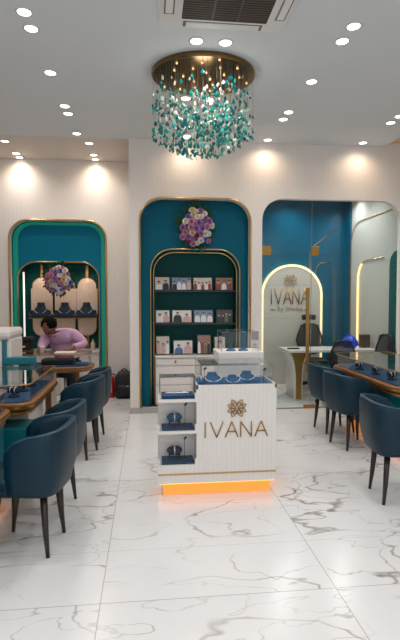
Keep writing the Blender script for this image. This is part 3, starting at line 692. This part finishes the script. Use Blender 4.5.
# ---------------------------------------------------------------- flowers
FLC_ = [mat('petal_violet', (168, 118, 176), .7), mat('petal_white', (230, 224, 212), .7), mat('petal_pink', (204, 140, 172), .7), mat('petal_cream', (216, 196, 160), .7), mat('petal_lilac', (132, 110, 190), .7), mat('petal_magenta', (160, 50, 110), .7)]
LEAF = mat('dark_green_leaf', (30, 78, 40), .5, noise=.3, nscale=40)
def bloom_mesh(m, seed):
    rnd = random.Random(seed); b = MB()
    for ring, (n, tilt, L_, w) in enumerate(((7, 1.25, .046, .026), (6, .85, .038, .024), (5, .4, .03, .02), (3, .12, .024, .014))):
        for k_ in range(n):
            a = 2*PI*(k_+ring*.5)/n+rnd.uniform(-.1, .1); R = Matrix.Rotation(a, 3, 'Z'); vs = []
            for i in range(4):
                u = i/3; ang = tilt*(.35+.65*u); rad = L_*u*math.sin(ang)*.9+.004; z = L_*u*math.cos(ang)+.004*ring
                ww = w*math.sin(PI*(.12+.72*u))
                for s_ in (-1, 0, 1): vs.append(tuple(R @ Vector((rad-.004*abs(s_), s_*ww, z+.006*abs(s_)))))
            fs = [(i*3+j, i*3+j+1, i*3+j+4, i*3+j+3) for i in range(3) for j in range(2)]
            b.add(vs, fs, 0, True)
    b.ell((0, 0, .012), (.012, .012, .014), n=8, m=5)
    me = bpy.data.meshes.new('bloom'); me.from_pydata(b.v, [], b.f); me.materials.append(m)
    me.polygons.foreach_set('use_smooth', [True]*len(me.polygons)); return me
BM_ = [bloom_mesh(m, i) for i, m in enumerate(FLC_)]
def leaf(b, c, d, L_, w):
    d = Vector(d).normalized(); u = d.cross(Vector((0, 1, .2))).normalized(); n_ = u.cross(d); c = Vector(c); vs = []
    for t_, ww in ((0, .05), (.3, .9), (.6, .8), (1, .03)):
        for s_ in (-1, 0, 1): vs.append(tuple(c+d*L_*t_+u*w*ww*s_-n_*(.25*w*(1-abs(s_)))-n_*L_*.25*t_*t_))
    b.add(vs, [(i*3+j, i*3+j+1, i*3+j+4, i*3+j+3) for i in range(3) for j in range(2)], 0, True)
def bouquet(label, loc, w, h, weights, seed, vase=None):
    rnd = random.Random(seed); t = thing('flower_bouquet', label, 'flowers', loc)
    n = 46; placed = []
    for k_ in range(n*30):
        if len(placed) >= n: break
        x = rnd.uniform(-1, 1); z = rnd.uniform(-1, 1)
        wz = math.sqrt(max(0, 1-z*z))*(1-.36*z)
        if abs(x) > wz: continue
        if any((x-p[0])**2+(z-p[1])**2 < .26**2 for p in placed): continue
        placed.append((x, z))
    for x, z in placed:
        dpt = math.sqrt(max(0, 1-min(1, (x*x+z*z))))
        i = rnd.choices(range(6), weights)[0]
        o = obj('bloom', BM_[i], t, (x*w*.86, -.03-.09*dpt, z*h*.86)); dv = Vector((x*.8, -1, z*.8+.1))
        o.rotation_euler = dv.to_track_quat('Z', 'Y').to_euler(); s_ = rnd.uniform(.85, 1.25); o.scale = (s_,)*3
    for k_ in range(34):
        a = 2*PI*k_/34+rnd.uniform(-.1, .1); b = MB(); r_ = rnd.uniform(.75, .95)
        leaf(b, (math.cos(a)*w*r_, -.01, math.sin(a)*h*r_), (math.cos(a), -.25, math.sin(a)*.9), rnd.uniform(.06, .13), rnd.uniform(.018, .03)); b.build('leaf', LEAF, t)
    b = MB(); b.ell((0, 0, 0), (w*.8, .035, h*.8), n=20); b.build('foliage_pad', LEAF, t)
    if vase:
        b = MB(); b.lathe([(.03, 0), (.05, .004), (.085, .06), (.11, .11), (.115, .115)], (0, -.03, -h-.02), n=20); b.build('glass_holder', mat('frosted_holder', (215, 215, 220), .1, coat=1), t)
    return t
bouquet('violet and white flower bouquet hanging on the blue middle arch', (.64, YM+.09, 2.43), .215, .27, [4, 4, 3, 2, 1.5, 1.2], 5)
bouquet('pink, cream and lilac bouquet in the left niche above the man', (-1.335, YB+.10, 1.79), .20, .22, [2, 2, 4, 4, 3, 2], 9, vase=True)

# ---------------------------------------------------------------- left niche
PEACH = fluted('fluted_peach_panel', (244, 214, 190), .024, .004, .6, dark=.2)
for i, (x, lab) in enumerate(((-1.665, 'left'), (-1.30, 'middle'), (-.965, 'right'))):
    t = thing('jewellery_showcase', 'peach fluted capsule panel with gold shelf, %s of three in the left niche' % lab, 'display panel', (x, YB+.42, 1.36), group='capsule panels in the left niche')
    o = plate([rr(-.145, .145, -.46, .46, .144, 10)], -.02, .0, 'panel', PEACH, t)
    b = MB(); b.tube([(px, -.022, pz) for px, pz in rr(-.147, .147, -.462, .462, .146, 10)], .005, n=6, closed=True); b.build('gold_edge', DGOLD, t)
    o = plate([[(-.165, -.15), (.165, -.15), (.165, .29), (-.165, .29)]], -.03, -.021, 'backing', PEACH, t)
    b = MB(); b.box(-.17, .17, -.17, -.02, -.18, -.165, bev=.003); b.build('shelf', DGOLD, t)
    if i != 1:
        b = MB(); b.box(-.02, .02, -.01, .01, .465, .66); b.build('post', DGOLD, t)
    b = MB(); b.box(-.02, .02, -.01, .01, -.66, -.465); b.build('post', DGOLD, t)
    z = 1.36-.165
    bust('large navy necklace bust, centre of the %s panel shelf' % lab, x, YB+.33, z, .20, 0, NAVYV, 'navy busts in the left niche')
    for s_, l2 in ((-1, 'left'), (1, 'right')):
        bust('small navy bust, %s side of the %s panel shelf' % (l2, lab), x+s_*.125, YB+.30, z, .095, 0, NAVYV, 'navy busts in the left niche')
t = thing('drawer_cabinet', 'white drawer cabinet in the left niche behind the man', 'cabinet', (-1.36, YB+.28, 0))
b = MB(); b.box(-.60, .60, -.15, .2, 0, .66); b.build('carcass', WHITE, t)
b = MB(); b.box(-.605, .605, -.20, .2, .66, .69, bev=.004); b.build('top', WHITE, t)
for i in range(4):
    for z0, z1 in ((.02, .30), (.31, .62)):
        b = MB(); x0 = -.60+.30*i; b.box(x0+.004, x0+.296, -.165, -.151, z0, z1, bev=.003); d = b.build('drawer', WHITE, t)
        b = MB(); b.box(x0+.13, x0+.17, -.172, -.165, z1-.04, z1-.03); b.build('pull', DGOLD, d)
b = MB(); b.lathe([(.025, 0), (.035, .005), (.035, .10), (.015, .13), (.012, .16), (.014, .165)], (-.86, YB+.20, .69), n=16)
tag(b.build('bottle', mat('beige_bottle', (205, 185, 165), .3)), 'small beige bottle on the niche cabinet at the right', 'bottle')
tag(MB().box(-1.36, -1.12, YB+.16, YB+.18, .69, .93, bev=.004).build('tablet_stand', BLACK), 'dark tablet standing on the niche cabinet behind the man', 'tablet')

# ---------------------------------------------------------------- cash desk at left
t = thing('cash_desk', 'white fluted cash desk with teal edge and ledge behind the left display case', 'desk', (-1.92, 5.1, 0))
b = MB(); b.box(-.6, .545, -.1, .35, 0, 1.09, bev=.02); b.build('body', WHITE, t)
b = MB(); b.box(-.6, .46, -.125, -.101, .52, 1.07); b.build('front_panel', FLC, t)
b = MB(); b.box(-.6, .55, -.14, .36, 1.09, 1.185, bev=.03); b.build('top', WHITE, t)
b = MB(); b.box(.47, .505, -.13, -.102, .62, 1.08); b.build('edge_strip', TEALP, t)
b = MB(); b.box(.47, .78, -.14, -.04, .83, .905, bev=.005); b.build('ledge', TEALP, t)
b = MB(); b.box(.62, .72, -.12, -.05, 0, .83); b.build('support', mat('petrol_post', (10, 66, 84), .4), t)
# printer and other things near the man
t = thing('receipt_printer', 'black receipt printer on a dark stand left of the man', 'printer', (-1.62, 6.32, 0))
b = MB(); b.box(-.20, .12, -.02, .24, 0, .82, bev=.01); b.build('stand', BLACK, t)
b = MB(); b.box(-.15, .10, .0, .2, .82, .95, bev=.015); b.box(-.05, .16, -.02, .12, .95, 1.0, bev=.01); b.build('housing', BLACK, t)
b = MB(); b.box(-.10, .06, -.03, .0, .87, .89); b.build('paper', WHITE, t)
t = thing('paper_cup', 'small white cup on the glass case before the man', 'cup', (-1.27, 5.93, .84))
b = MB(); b.lathe([(.024, 0), (.032, .075), (.034, .078)], n=16); b.build('cup', WHITE, t)
tag(MB().box(-1.12, -.88, 5.86, 6.06, .84, .846, R=None).build('paper_sheet', WHITE), 'white sheets of paper under the man\'s hand on the glass case', 'paper')
tag(MB().box(-.87, -.74, 5.84, 6.02, .694, .712, bev=.004).build('jewellery_tray', VELV), 'blue velvet tray inside the case before the man', 'tray')
tag(MB().box(-1.28, -.90, 5.90, 6.08, .694, .76, bev=.01).build('jewellery_box', BLACK), 'long black jewellery box inside the case before the man', 'box')

# ---------------------------------------------------------------- the man
def skin_mesh(name, verts, edges, m, parent, root=0, sub=2):
    me = bpy.data.meshes.new(name); me.from_pydata([v[:3] for v in verts], edges, [])
    o = bpy.data.objects.new(name, me); COL.objects.link(o)
    md = o.modifiers.new('s', 'SKIN'); md.use_smooth_shade = True; md.branch_smoothing = .4
    sv = me.skin_vertices[0].data
    for i, v in enumerate(verts):
        sv[i].radius = (v[3], v[4] if len(v) > 4 else v[3]); sv[i].use_root = (i == root)
    s_ = o.modifiers.new('u', 'SUBSURF'); s_.levels = sub; s_.render_levels = sub
    dg = bpy.context.evaluated_depsgraph_get(); dg.update(); me2 = bpy.data.meshes.new_from_object(o.evaluated_get(dg)); bpy.data.objects.remove(o)
    me2.materials.clear(); me2.materials.append(m); me2.polygons.foreach_set('use_smooth', [True]*len(me2.polygons))
    return obj(name, me2, parent)
SK = mat('brown_skin', (120, 76, 56), .5); SHIRT = mat('lilac_pink_shirt', (196, 154, 186), .8, noise=.10, nscale=14, bump=.9)
TRS = mat('dark_trousers', (24, 26, 32), .8); HAIR = mat('black_hair', (10, 8, 8), .9, spec=.1, noise=.3, nscale=60, bump=.5)
t = thing('person', 'person in a lilac pink shirt bending over the far left display case', 'person', (-1.15, 6.86, 0))
# local coordinates: camera side is -y
J = {'pel': (0, 0, .60), 'bel': (0, -.06, .74), 'chest': (-.01, -.20, .90), 'neckb': (-.05, -.32, 1.02), 'neck': (-.09, -.37, 1.045),
     'shL': (-.20, -.30, .985), 'shR': (.155, -.28, 1.02), 'elL': (-.225, -.48, .87), 'elR': (.315, -.34, .885), 'wrL': (-.17, -.70, .868), 'wrR': (.185, -.66, .870),
     'hipL': (-.10, 0, .56), 'hipR': (.10, 0, .56), 'knL': (-.13, -.38, .50), 'knR': (.14, -.38, .50), 'anL': (-.13, -.40, .09), 'anR': (.14, -.40, .09), 'toL': (-.14, -.56, .035), 'toR': (.16, -.56, .035)}
bv = [(*J['pel'], .09), (*J['bel'], .08), (*J['chest'], .085), (*J['neckb'], .045), (*J['neck'], .045), (-.115, -.42, 1.075, .066), (-.135, -.445, 1.12, .098, .09), (-.14, -.44, 1.165, .085),
      (*J['shL'], .058), (*J['elL'], .042), (*J['wrL'], .028), (*J['shR'], .058), (*J['elR'], .042), (*J['wrR'], .028),
      (*J['hipL'], .085), (*J['knL'], .06), (*J['anL'], .04), (*J['toL'], .035), (*J['hipR'], .085), (*J['knR'], .06), (*J['anR'], .04), (*J['toR'], .035)]
be = [(0, 1), (1, 2), (2, 3), (3, 4), (4, 5), (5, 6), (6, 7), (3, 8), (8, 9), (9, 10), (3, 11), (11, 12), (12, 13), (0, 14), (14, 15), (15, 16), (16, 17), (0, 18), (18, 19), (19, 20), (20, 21)]
def hand(w, d, s_):       # palm and five fingers as skin chains rooted at the wrist
    vs = []; es = []; w = Vector(w); d = Vector(d).normalized(); up = Vector((0, 0, 1)); sd = d.cross(up).normalized()
    vs.append((*w, .026, .02)); pm = w+d*.05-up*.006; vs.append((*pm, .034, .016)); es.append((0, 1))
    for i, (o_, L_) in enumerate(((-.03, .06), (-.01, .072), (.01, .068), (.029, .052))):
        a = w+d*.085+sd*o_-up*.008; b_ = a+d*L_*.55+sd*o_*.25; c = b_+d*L_*.45-up*.008; k_ = len(vs)
        vs += [(*a, .0105), (*b_, .009), (*c, .0075)]; es += [(1, k_), (k_, k_+1), (k_+1, k_+2)]
    a = w+d*.03+sd*s_*.035; b_ = a+d*.03+sd*s_*.022-up*.006; c = b_+d*.028-up*.006; k_ = len(vs)
    vs += [(*a, .012), (*b_, .0105), (*c, .009)]; es += [(0, k_), (k_, k_+1), (k_+1, k_+2)]
    return vs, es
for idx, (w, d, s_) in ((10, (J['wrL'], (.18, -1, -.06), 1)), (13, (J['wrR'], (-.35, -1, -.06), -1))):
    hv, he = hand(w, d, s_); base = len(bv)
    bv += hv[1:]; mp = lambda i: idx if i == 0 else base+i-1
    be += [(mp(a), mp(b_)) for a, b_ in he]
body = skin_mesh('body', bv, be, SK, t)
# facial features: bowed head looking down at the case
fdir = Vector((-.12, -.80, -.58)).normalized(); hc = Vector((-.135, -.45, 1.125)); sdv = Vector((1, -.12, 0)).normalized(); upv = fdir.cross(sdv)
def fuse(o, b):        # adds more surface to an existing mesh
    import bmesh
    bm = bmesh.new(); bm.from_mesh(o.data); vs = [bm.verts.new(v) for v in b.v]
    for f in b.f:
        q = bm.faces.new([vs[i] for i in f]); q.smooth = True
    bmesh.ops.recalc_face_normals(bm, faces=bm.faces); bm.to_mesh(o.data); bm.free()
HR = Matrix((sdv, fdir, upv)).transposed()
b = MB(); b.ell(hc, (.080, .096, .112), n=20, m=12, R=HR)
b.tube([tuple(hc+fdir*.090+upv*.02), tuple(hc+fdir*.115-upv*.018), tuple(hc+fdir*.09-upv*.028)], [.010, .016, .008], n=8)
for s_ in (-1, 1): b.ell(hc+sdv*s_*.080-fdir*.01, (.012, .022, .032), n=10)
fuse(body, b)
for s_ in (-1, 1):
    b = MB(); b.ell(hc+fdir*.077+sdv*s_*.034+upv*.018, (.013, .010, .009), n=10); b.build('eye', mat('eye_white', (210, 205, 200), .2), t)
b = MB(); b.ell(hc+fdir*.086-upv*.052, (.024, .01, .007), n=10); b.build('mouth', mat('lips', (110, 58, 52), .5), t)
# hair cap
b = MB(); hcv = hc+Vector((0, .012, .03)); rings = []
for k_ in range(9):
    a = PI*.56*k_/8+.02; ring = []
    for j in range(20):
        f = 1+.04*math.sin(j*2.7+k_*1.9); ring.append(tuple(hcv+(sdv*math.cos(2*PI*j/20)*.106+fdir.cross(sdv).cross(sdv)*0)*math.sin(a)*f+Vector((0, 1, .25)).normalized()*math.sin(2*PI*j/20)*.112*math.sin(a)*f+Vector((0, -.25, 1)).normalized()*math.cos(a)*.105))
    rings.append(ring)
b.loft(rings); b.build('hair', HAIR, t)
# shirt
g = .014
sv_ = [(*J['bel'][:2], .66, .165, .13), (-.005, -.12, .82, .19, .15), (*J['chest'], .17, .135), (-.03, -.28, .99, .14, .11), (-.08, -.36, 1.045, .082),
       (*J['shL'], .095), ((J['shL'][0]+J['elL'][0])/2, (J['shL'][1]+J['elL'][1])/2, (J['shL'][2]+J['elL'][2])/2, .08), (*J['elL'], .056), (-.18, -.66, .872, .040),
       (*J['shR'], .095), ((J['shR'][0]+J['elR'][0])/2, (J['shR'][1]+J['elR'][1])/2, (J['shR'][2]+J['elR'][2])/2, .08), (*J['elR'], .056), (.20, -.625, .876, .040)]
shirt = skin_mesh('shirt', sv_, [(0, 1), (1, 2), (2, 3), (3, 4), (3, 5), (5, 6), (6, 7), (7, 8), (3, 9), (9, 10), (10, 11), (11, 12)], SHIRT, t)
b = MB(); b.ell((-.005, -.165, .86), (.175, .135, .14), n=20, m=12, R=Matrix.Rotation(.5, 3, 'X')); fuse(shirt, b)
b = MB(); b.tube([(-.09+.075*math.cos(a), -.35+.06*math.sin(a), 1.045+.03*math.sin(a)) for a in [2*PI*k_/16 for k_ in range(16)]], .014, n=6, closed=True); b.build('collar', SHIRT, t)
tv = [(0, 0, .62, .14, .125), (*J['hipL'], .10), (*J['knL'], .078), (J['anL'][0], J['anL'][1], .11, .062), (*J['hipR'], .10), (*J['knR'], .078), (J['anR'][0], J['anR'][1], .11, .062)]
skin_mesh('trousers', tv, [(0, 1), (1, 2), (2, 3), (0, 4), (4, 5), (5, 6)], TRS, t)
for s_ in ('L', 'R'):
    b = MB(); x, y, z = J['to'+s_]; b.loft([[(x+px, y+.06+py, zz) for px, py in rr(-.045+q, .045-q, -.13+q, .13-q, .04, 5)] for q, zz in ((0, 0), (0, .03), (.008, .06), (.02, .085))]); b.build('shoe', BLACK, t)
t = thing('stool', 'round dark stool the person in the pink shirt sits on', 'stool', (-1.17, 6.90, 0))
b = MB(); b.lathe([(.16, .40), (.175, .42), (.175, .46), (.15, .475)], n=24); b.build('seat', BLACK, t)
b = MB(); b.lathe([(.02, .02), (.02, .40)], n=12); b.lathe([(.18, 0), (.18, .012), (.02, .025)], n=24); b.build('pedestal', SILV, t)

# ---------------------------------------------------------------- extinguisher and backpack
t = thing('fire_extinguisher', 'red fire extinguisher on the floor beside the left wall', 'fire extinguisher', (-.565, 7.30, 0))
b = MB(); b.lathe([(.055, 0), (.06, .01), (.06, .27), (.045, .31), (.02, .33), (.02, .345)], n=24); b.build('cylinder', mat('red_enamel', (190, 30, 26), .3), t)
b = MB(); b.box(-.02, .02, -.062, -.055, .09, .22); b.build('paper_label', mat('label_yellow', (215, 180, 60), .5), t)
b = MB(); b.box(-.018, .018, -.02, .02, .345, .37); b.box(-.01, .01, -.08, .02, .375, .383); b.tube([(.02, 0, .355), (.06, 0, .35), (.075, 0, .28), (.073, 0, .12)], .008, n=8); b.build('valve_and_hose', BLACK, t)
t = thing('backpack', 'black backpack standing on the floor beside the corner of the wall', 'backpack', (-.36, 7.27, 0), .05)
BPK = mat('black_nylon', (22, 22, 26), .6, noise=.2, nscale=50, bump=.2)
b = MB(); b.loft([[(x, y+.02*zz, zz) for x, y in rr(-w_, w_, -d_, d_, min(w_, d_)*.6, 6)] for w_, d_, zz in ((.115, .07, 0), (.135, .09, .03), (.14, .10, .15), (.135, .095, .27), (.115, .08, .35), (.08, .055, .395), (.03, .02, .412))]); b.build('bag', BPK, t)
b = MB(); b.loft([[(x, y-.10, zz) for x, y in rr(-w_, w_, -d_, d_, d_*.8, 6)] for w_, d_, zz in ((.09, .015, .03), (.10, .03, .06), (.10, .03, .17), (.08, .012, .21))]); pk = b.build('front_pocket', BPK, t)
b = MB(); b.box(.03, .06, -.132, -.128, .19, .197); b.build('zip_pull', SILV, pk)
b = MB(); b.tube([(-.04, 0, .385), (-.04, -.005, .42), (0, -.005, .44), (.04, -.005, .42), (.04, 0, .385)], .009, n=8); b.build('handle', BPK, t)

# ---------------------------------------------------------------- cabin furniture
t = thing('desk', 'white topped cabin desk on a flared gold pedestal behind the glass', 'desk', (2.75, 7.0, 0))
b = MB(); b.box(-.72, .66, -.22, .32, .70, .735, bev=.006); b.build('desk_top', mat('white_desk_top', (232, 228, 222), .25), t)
# flared pedestal: broad under the top, narrow lower down
def flare(w0, w1):
    pts = [(-w1, 0), (w1, 0)]
    for k_ in range(9): u = k_/8; pts.append((w1+(w0-w1)*u**3, .25+.45*u))
    for k_ in range(8, -1, -1): u = k_/8; pts.append((-(w1+(w0-w1)*u**3), .25+.45*u))
    return pts
fl = flare(.155, .06); o = plate([[(x-.545, z) for x, z in fl]], -.16, .24, 'pedestal', WHITE, t)
fl = flare(.125, .042); o = plate([[(x-.545, max(z, .01)) for x, z in fl]], -.172, -.161, 'gold_front', DGOLD, t)
b = MB(); b.box(-.60, -.50, .25, .31, .0, .70); b.build('side_panel', WHITE, t)
b = MB(); b.box(.52, .60, -.16, .26, 0, .70); b.build('side_panel', WHITE, t)
MESH = mat('black_chair_mesh', (24, 24, 27), .6, noise=.3, nscale=120)
NET = mat('see_through_chair_net', (18, 18, 20), .7); NET.node_tree.nodes['Principled BSDF'].inputs['Alpha'].default_value = .85
def office(label, x, y, rz, headrest=True):
    t = thing('office_chair', label, 'office chair', (x, y, 0), rz, 'black mesh office chairs in the glass room')      # front is +y
    b = MB(); b.loft([[(px, py, z) for px, py in rr(-.24+q, .24-q, -.23+q, .23-q, .08, 5)] for q, z in ((.02, .44), (0, .455), (0, .49), (.03, .505))]); b.build('seat', MESH, t)
    # back: curved frame with mesh inside
    def bp(u, z): return (u*.22*(1-.30*abs(z-.45)*2), -.235-.05*math.sin(PI*z)*.4+.04*u*u-.05*z, .56+z*.50)
    loop = [bp(math.cos(a)*1.0, .5+.5*math.sin(a)) for a in [2*PI*k_/28 for k_ in range(28)]]
    loop = []
    for px, pz in rr(-1, 1, 0, 1, .45, 6): loop.append(bp(px, pz))
    b = MB(); b.tube(loop, .014, n=8, closed=True); b.tube([(0, -.24, .56), (0, -.20, .45), (0, -.05, .43)], .02, n=8); fr_ = b.build('back_frame', BLACK, t)
    b = MB(); N_ = 8
    vs = [bp(-1+2*i/N_, .02+.96*j/N_) for j in range(N_+1) for i in range(N_+1)]; vs2 = [(x_, y_-.006, z_) for x_, y_, z_ in vs]; q_ = N_+1
    fs = [(j*q_+i, j*q_+i+1, (j+1)*q_+i+1, (j+1)*q_+i) for j in range(N_) for i in range(N_)]
    b.add(vs, fs, 0, True); b.build('back_mesh', NET, fr_)
    if headrest:
        b = MB(); b.tube([(-.11, -.30, 1.17), (0, -.32, 1.18), (.11, -.30, 1.17)], .045, n=10); b.tube([(0, -.30, 1.05), (0, -.32, 1.16)], .014, n=6); b.build('headrest', MESH, t)
    for s_ in (-1, 1):
        b = MB(); b.tube([(s_*.24, -.02, .46), (s_*.28, -.02, .56), (s_*.28, -.02, .66)], .012, n=6); b.box(s_*.28-.025, s_*.28+.025, -.13, .13, .66, .685, bev=.008); b.build('armrest', BLACK, t)
    b = MB(); b.tube([(0, 0, .08), (0, 0, .44)], .025, n=10); b.build('gas_column', BLACK, t)
    b = MB()
    for k_ in range(5): a = 2*PI*k_/5+.3; b.tube([(0, 0, .11), (.27*math.cos(a), .27*math.sin(a), .07)], [.022, .014], n=6)
    b.build('star_base', BLACK, t)
    for k_ in range(5): a = 2*PI*k_/5+.3; b = MB(); b.tube([(.27*math.cos(a)-.012, .27*math.sin(a), .03), (.27*math.cos(a)+.012, .27*math.sin(a), .03)], .029, n=10); b.build('caster', BLACK, t)
    return t
office('black mesh office chair with headrest behind the desk by the lit arch sign', 2.68, 7.62, PI-.15)
o = office('black mesh office chair before the desk, its back to the shop', 2.63, 6.53, .1, False); o.scale = (.92, .92, .86)
o = office('black mesh office chair turned sideways at the right edge of the glass room', 3.15, 6.47, PI/2+.2, False); o.scale = (.9, .9, .92)
t = thing('keyboard', 'black keyboard lying on the white cabin desk', 'keyboard', (2.17, 7.0, .735)); b = MB(); b.box(-.09, .09, -.04, .04, 0, .014, bev=.004); b.build('case', BLACK, t)
b = MB()
for i in range(9):
    for j in range(4): b.box(-.083+i*.0185, -.069+i*.0185, -.033+j*.0165, -.021+j*.0165, .0135, .018)
b.build('keys', mat('dark_grey_keys', (40, 40, 44), .5), t)
t = thing('plastic_bag', 'crumpled bright blue plastic bag on the cabin desk', 'bag', (3.10, 7.1, .735)); rnd = random.Random(3)
b = MB(); b.loft([[((w_+rnd.uniform(-.02, .02))*math.cos(2*PI*j/14), (w_*.6+rnd.uniform(-.02, .02))*math.sin(2*PI*j/14), zz+rnd.uniform(-.004, .012)*(zz > 0)) for j in range(14)] for w_, zz in ((.09, 0), (.13, .03), (.13, .09), (.10, .14), (.05, .17))], smooth=False); b.build('bag_body', mat('bright_blue_plastic', (20, 70, 215), .3), t)
b = MB(); b.tube([(-.03, 0, .16), (-.05, 0, .20), (0, 0, .215), (.03, 0, .17)], .008, n=5); b.build('bag_handle', MATS['bright_blue_plastic'], t)
t = thing('wooden_box', 'upright brown wooden box on the cabin desk beside the blue bag', 'box', (3.335, 7.1, .735))
b = MB(); b.box(-.07, .07, -.05, .05, 0, .20, bev=.006); b.build('box_body', mat('dark_brown_wood', (84, 56, 42), .5, noise=.3, nscale=20), t)
b = MB(); b.box(-.072, .072, -.052, .052, .155, .16); b.build('lid_line', BLACK, t)
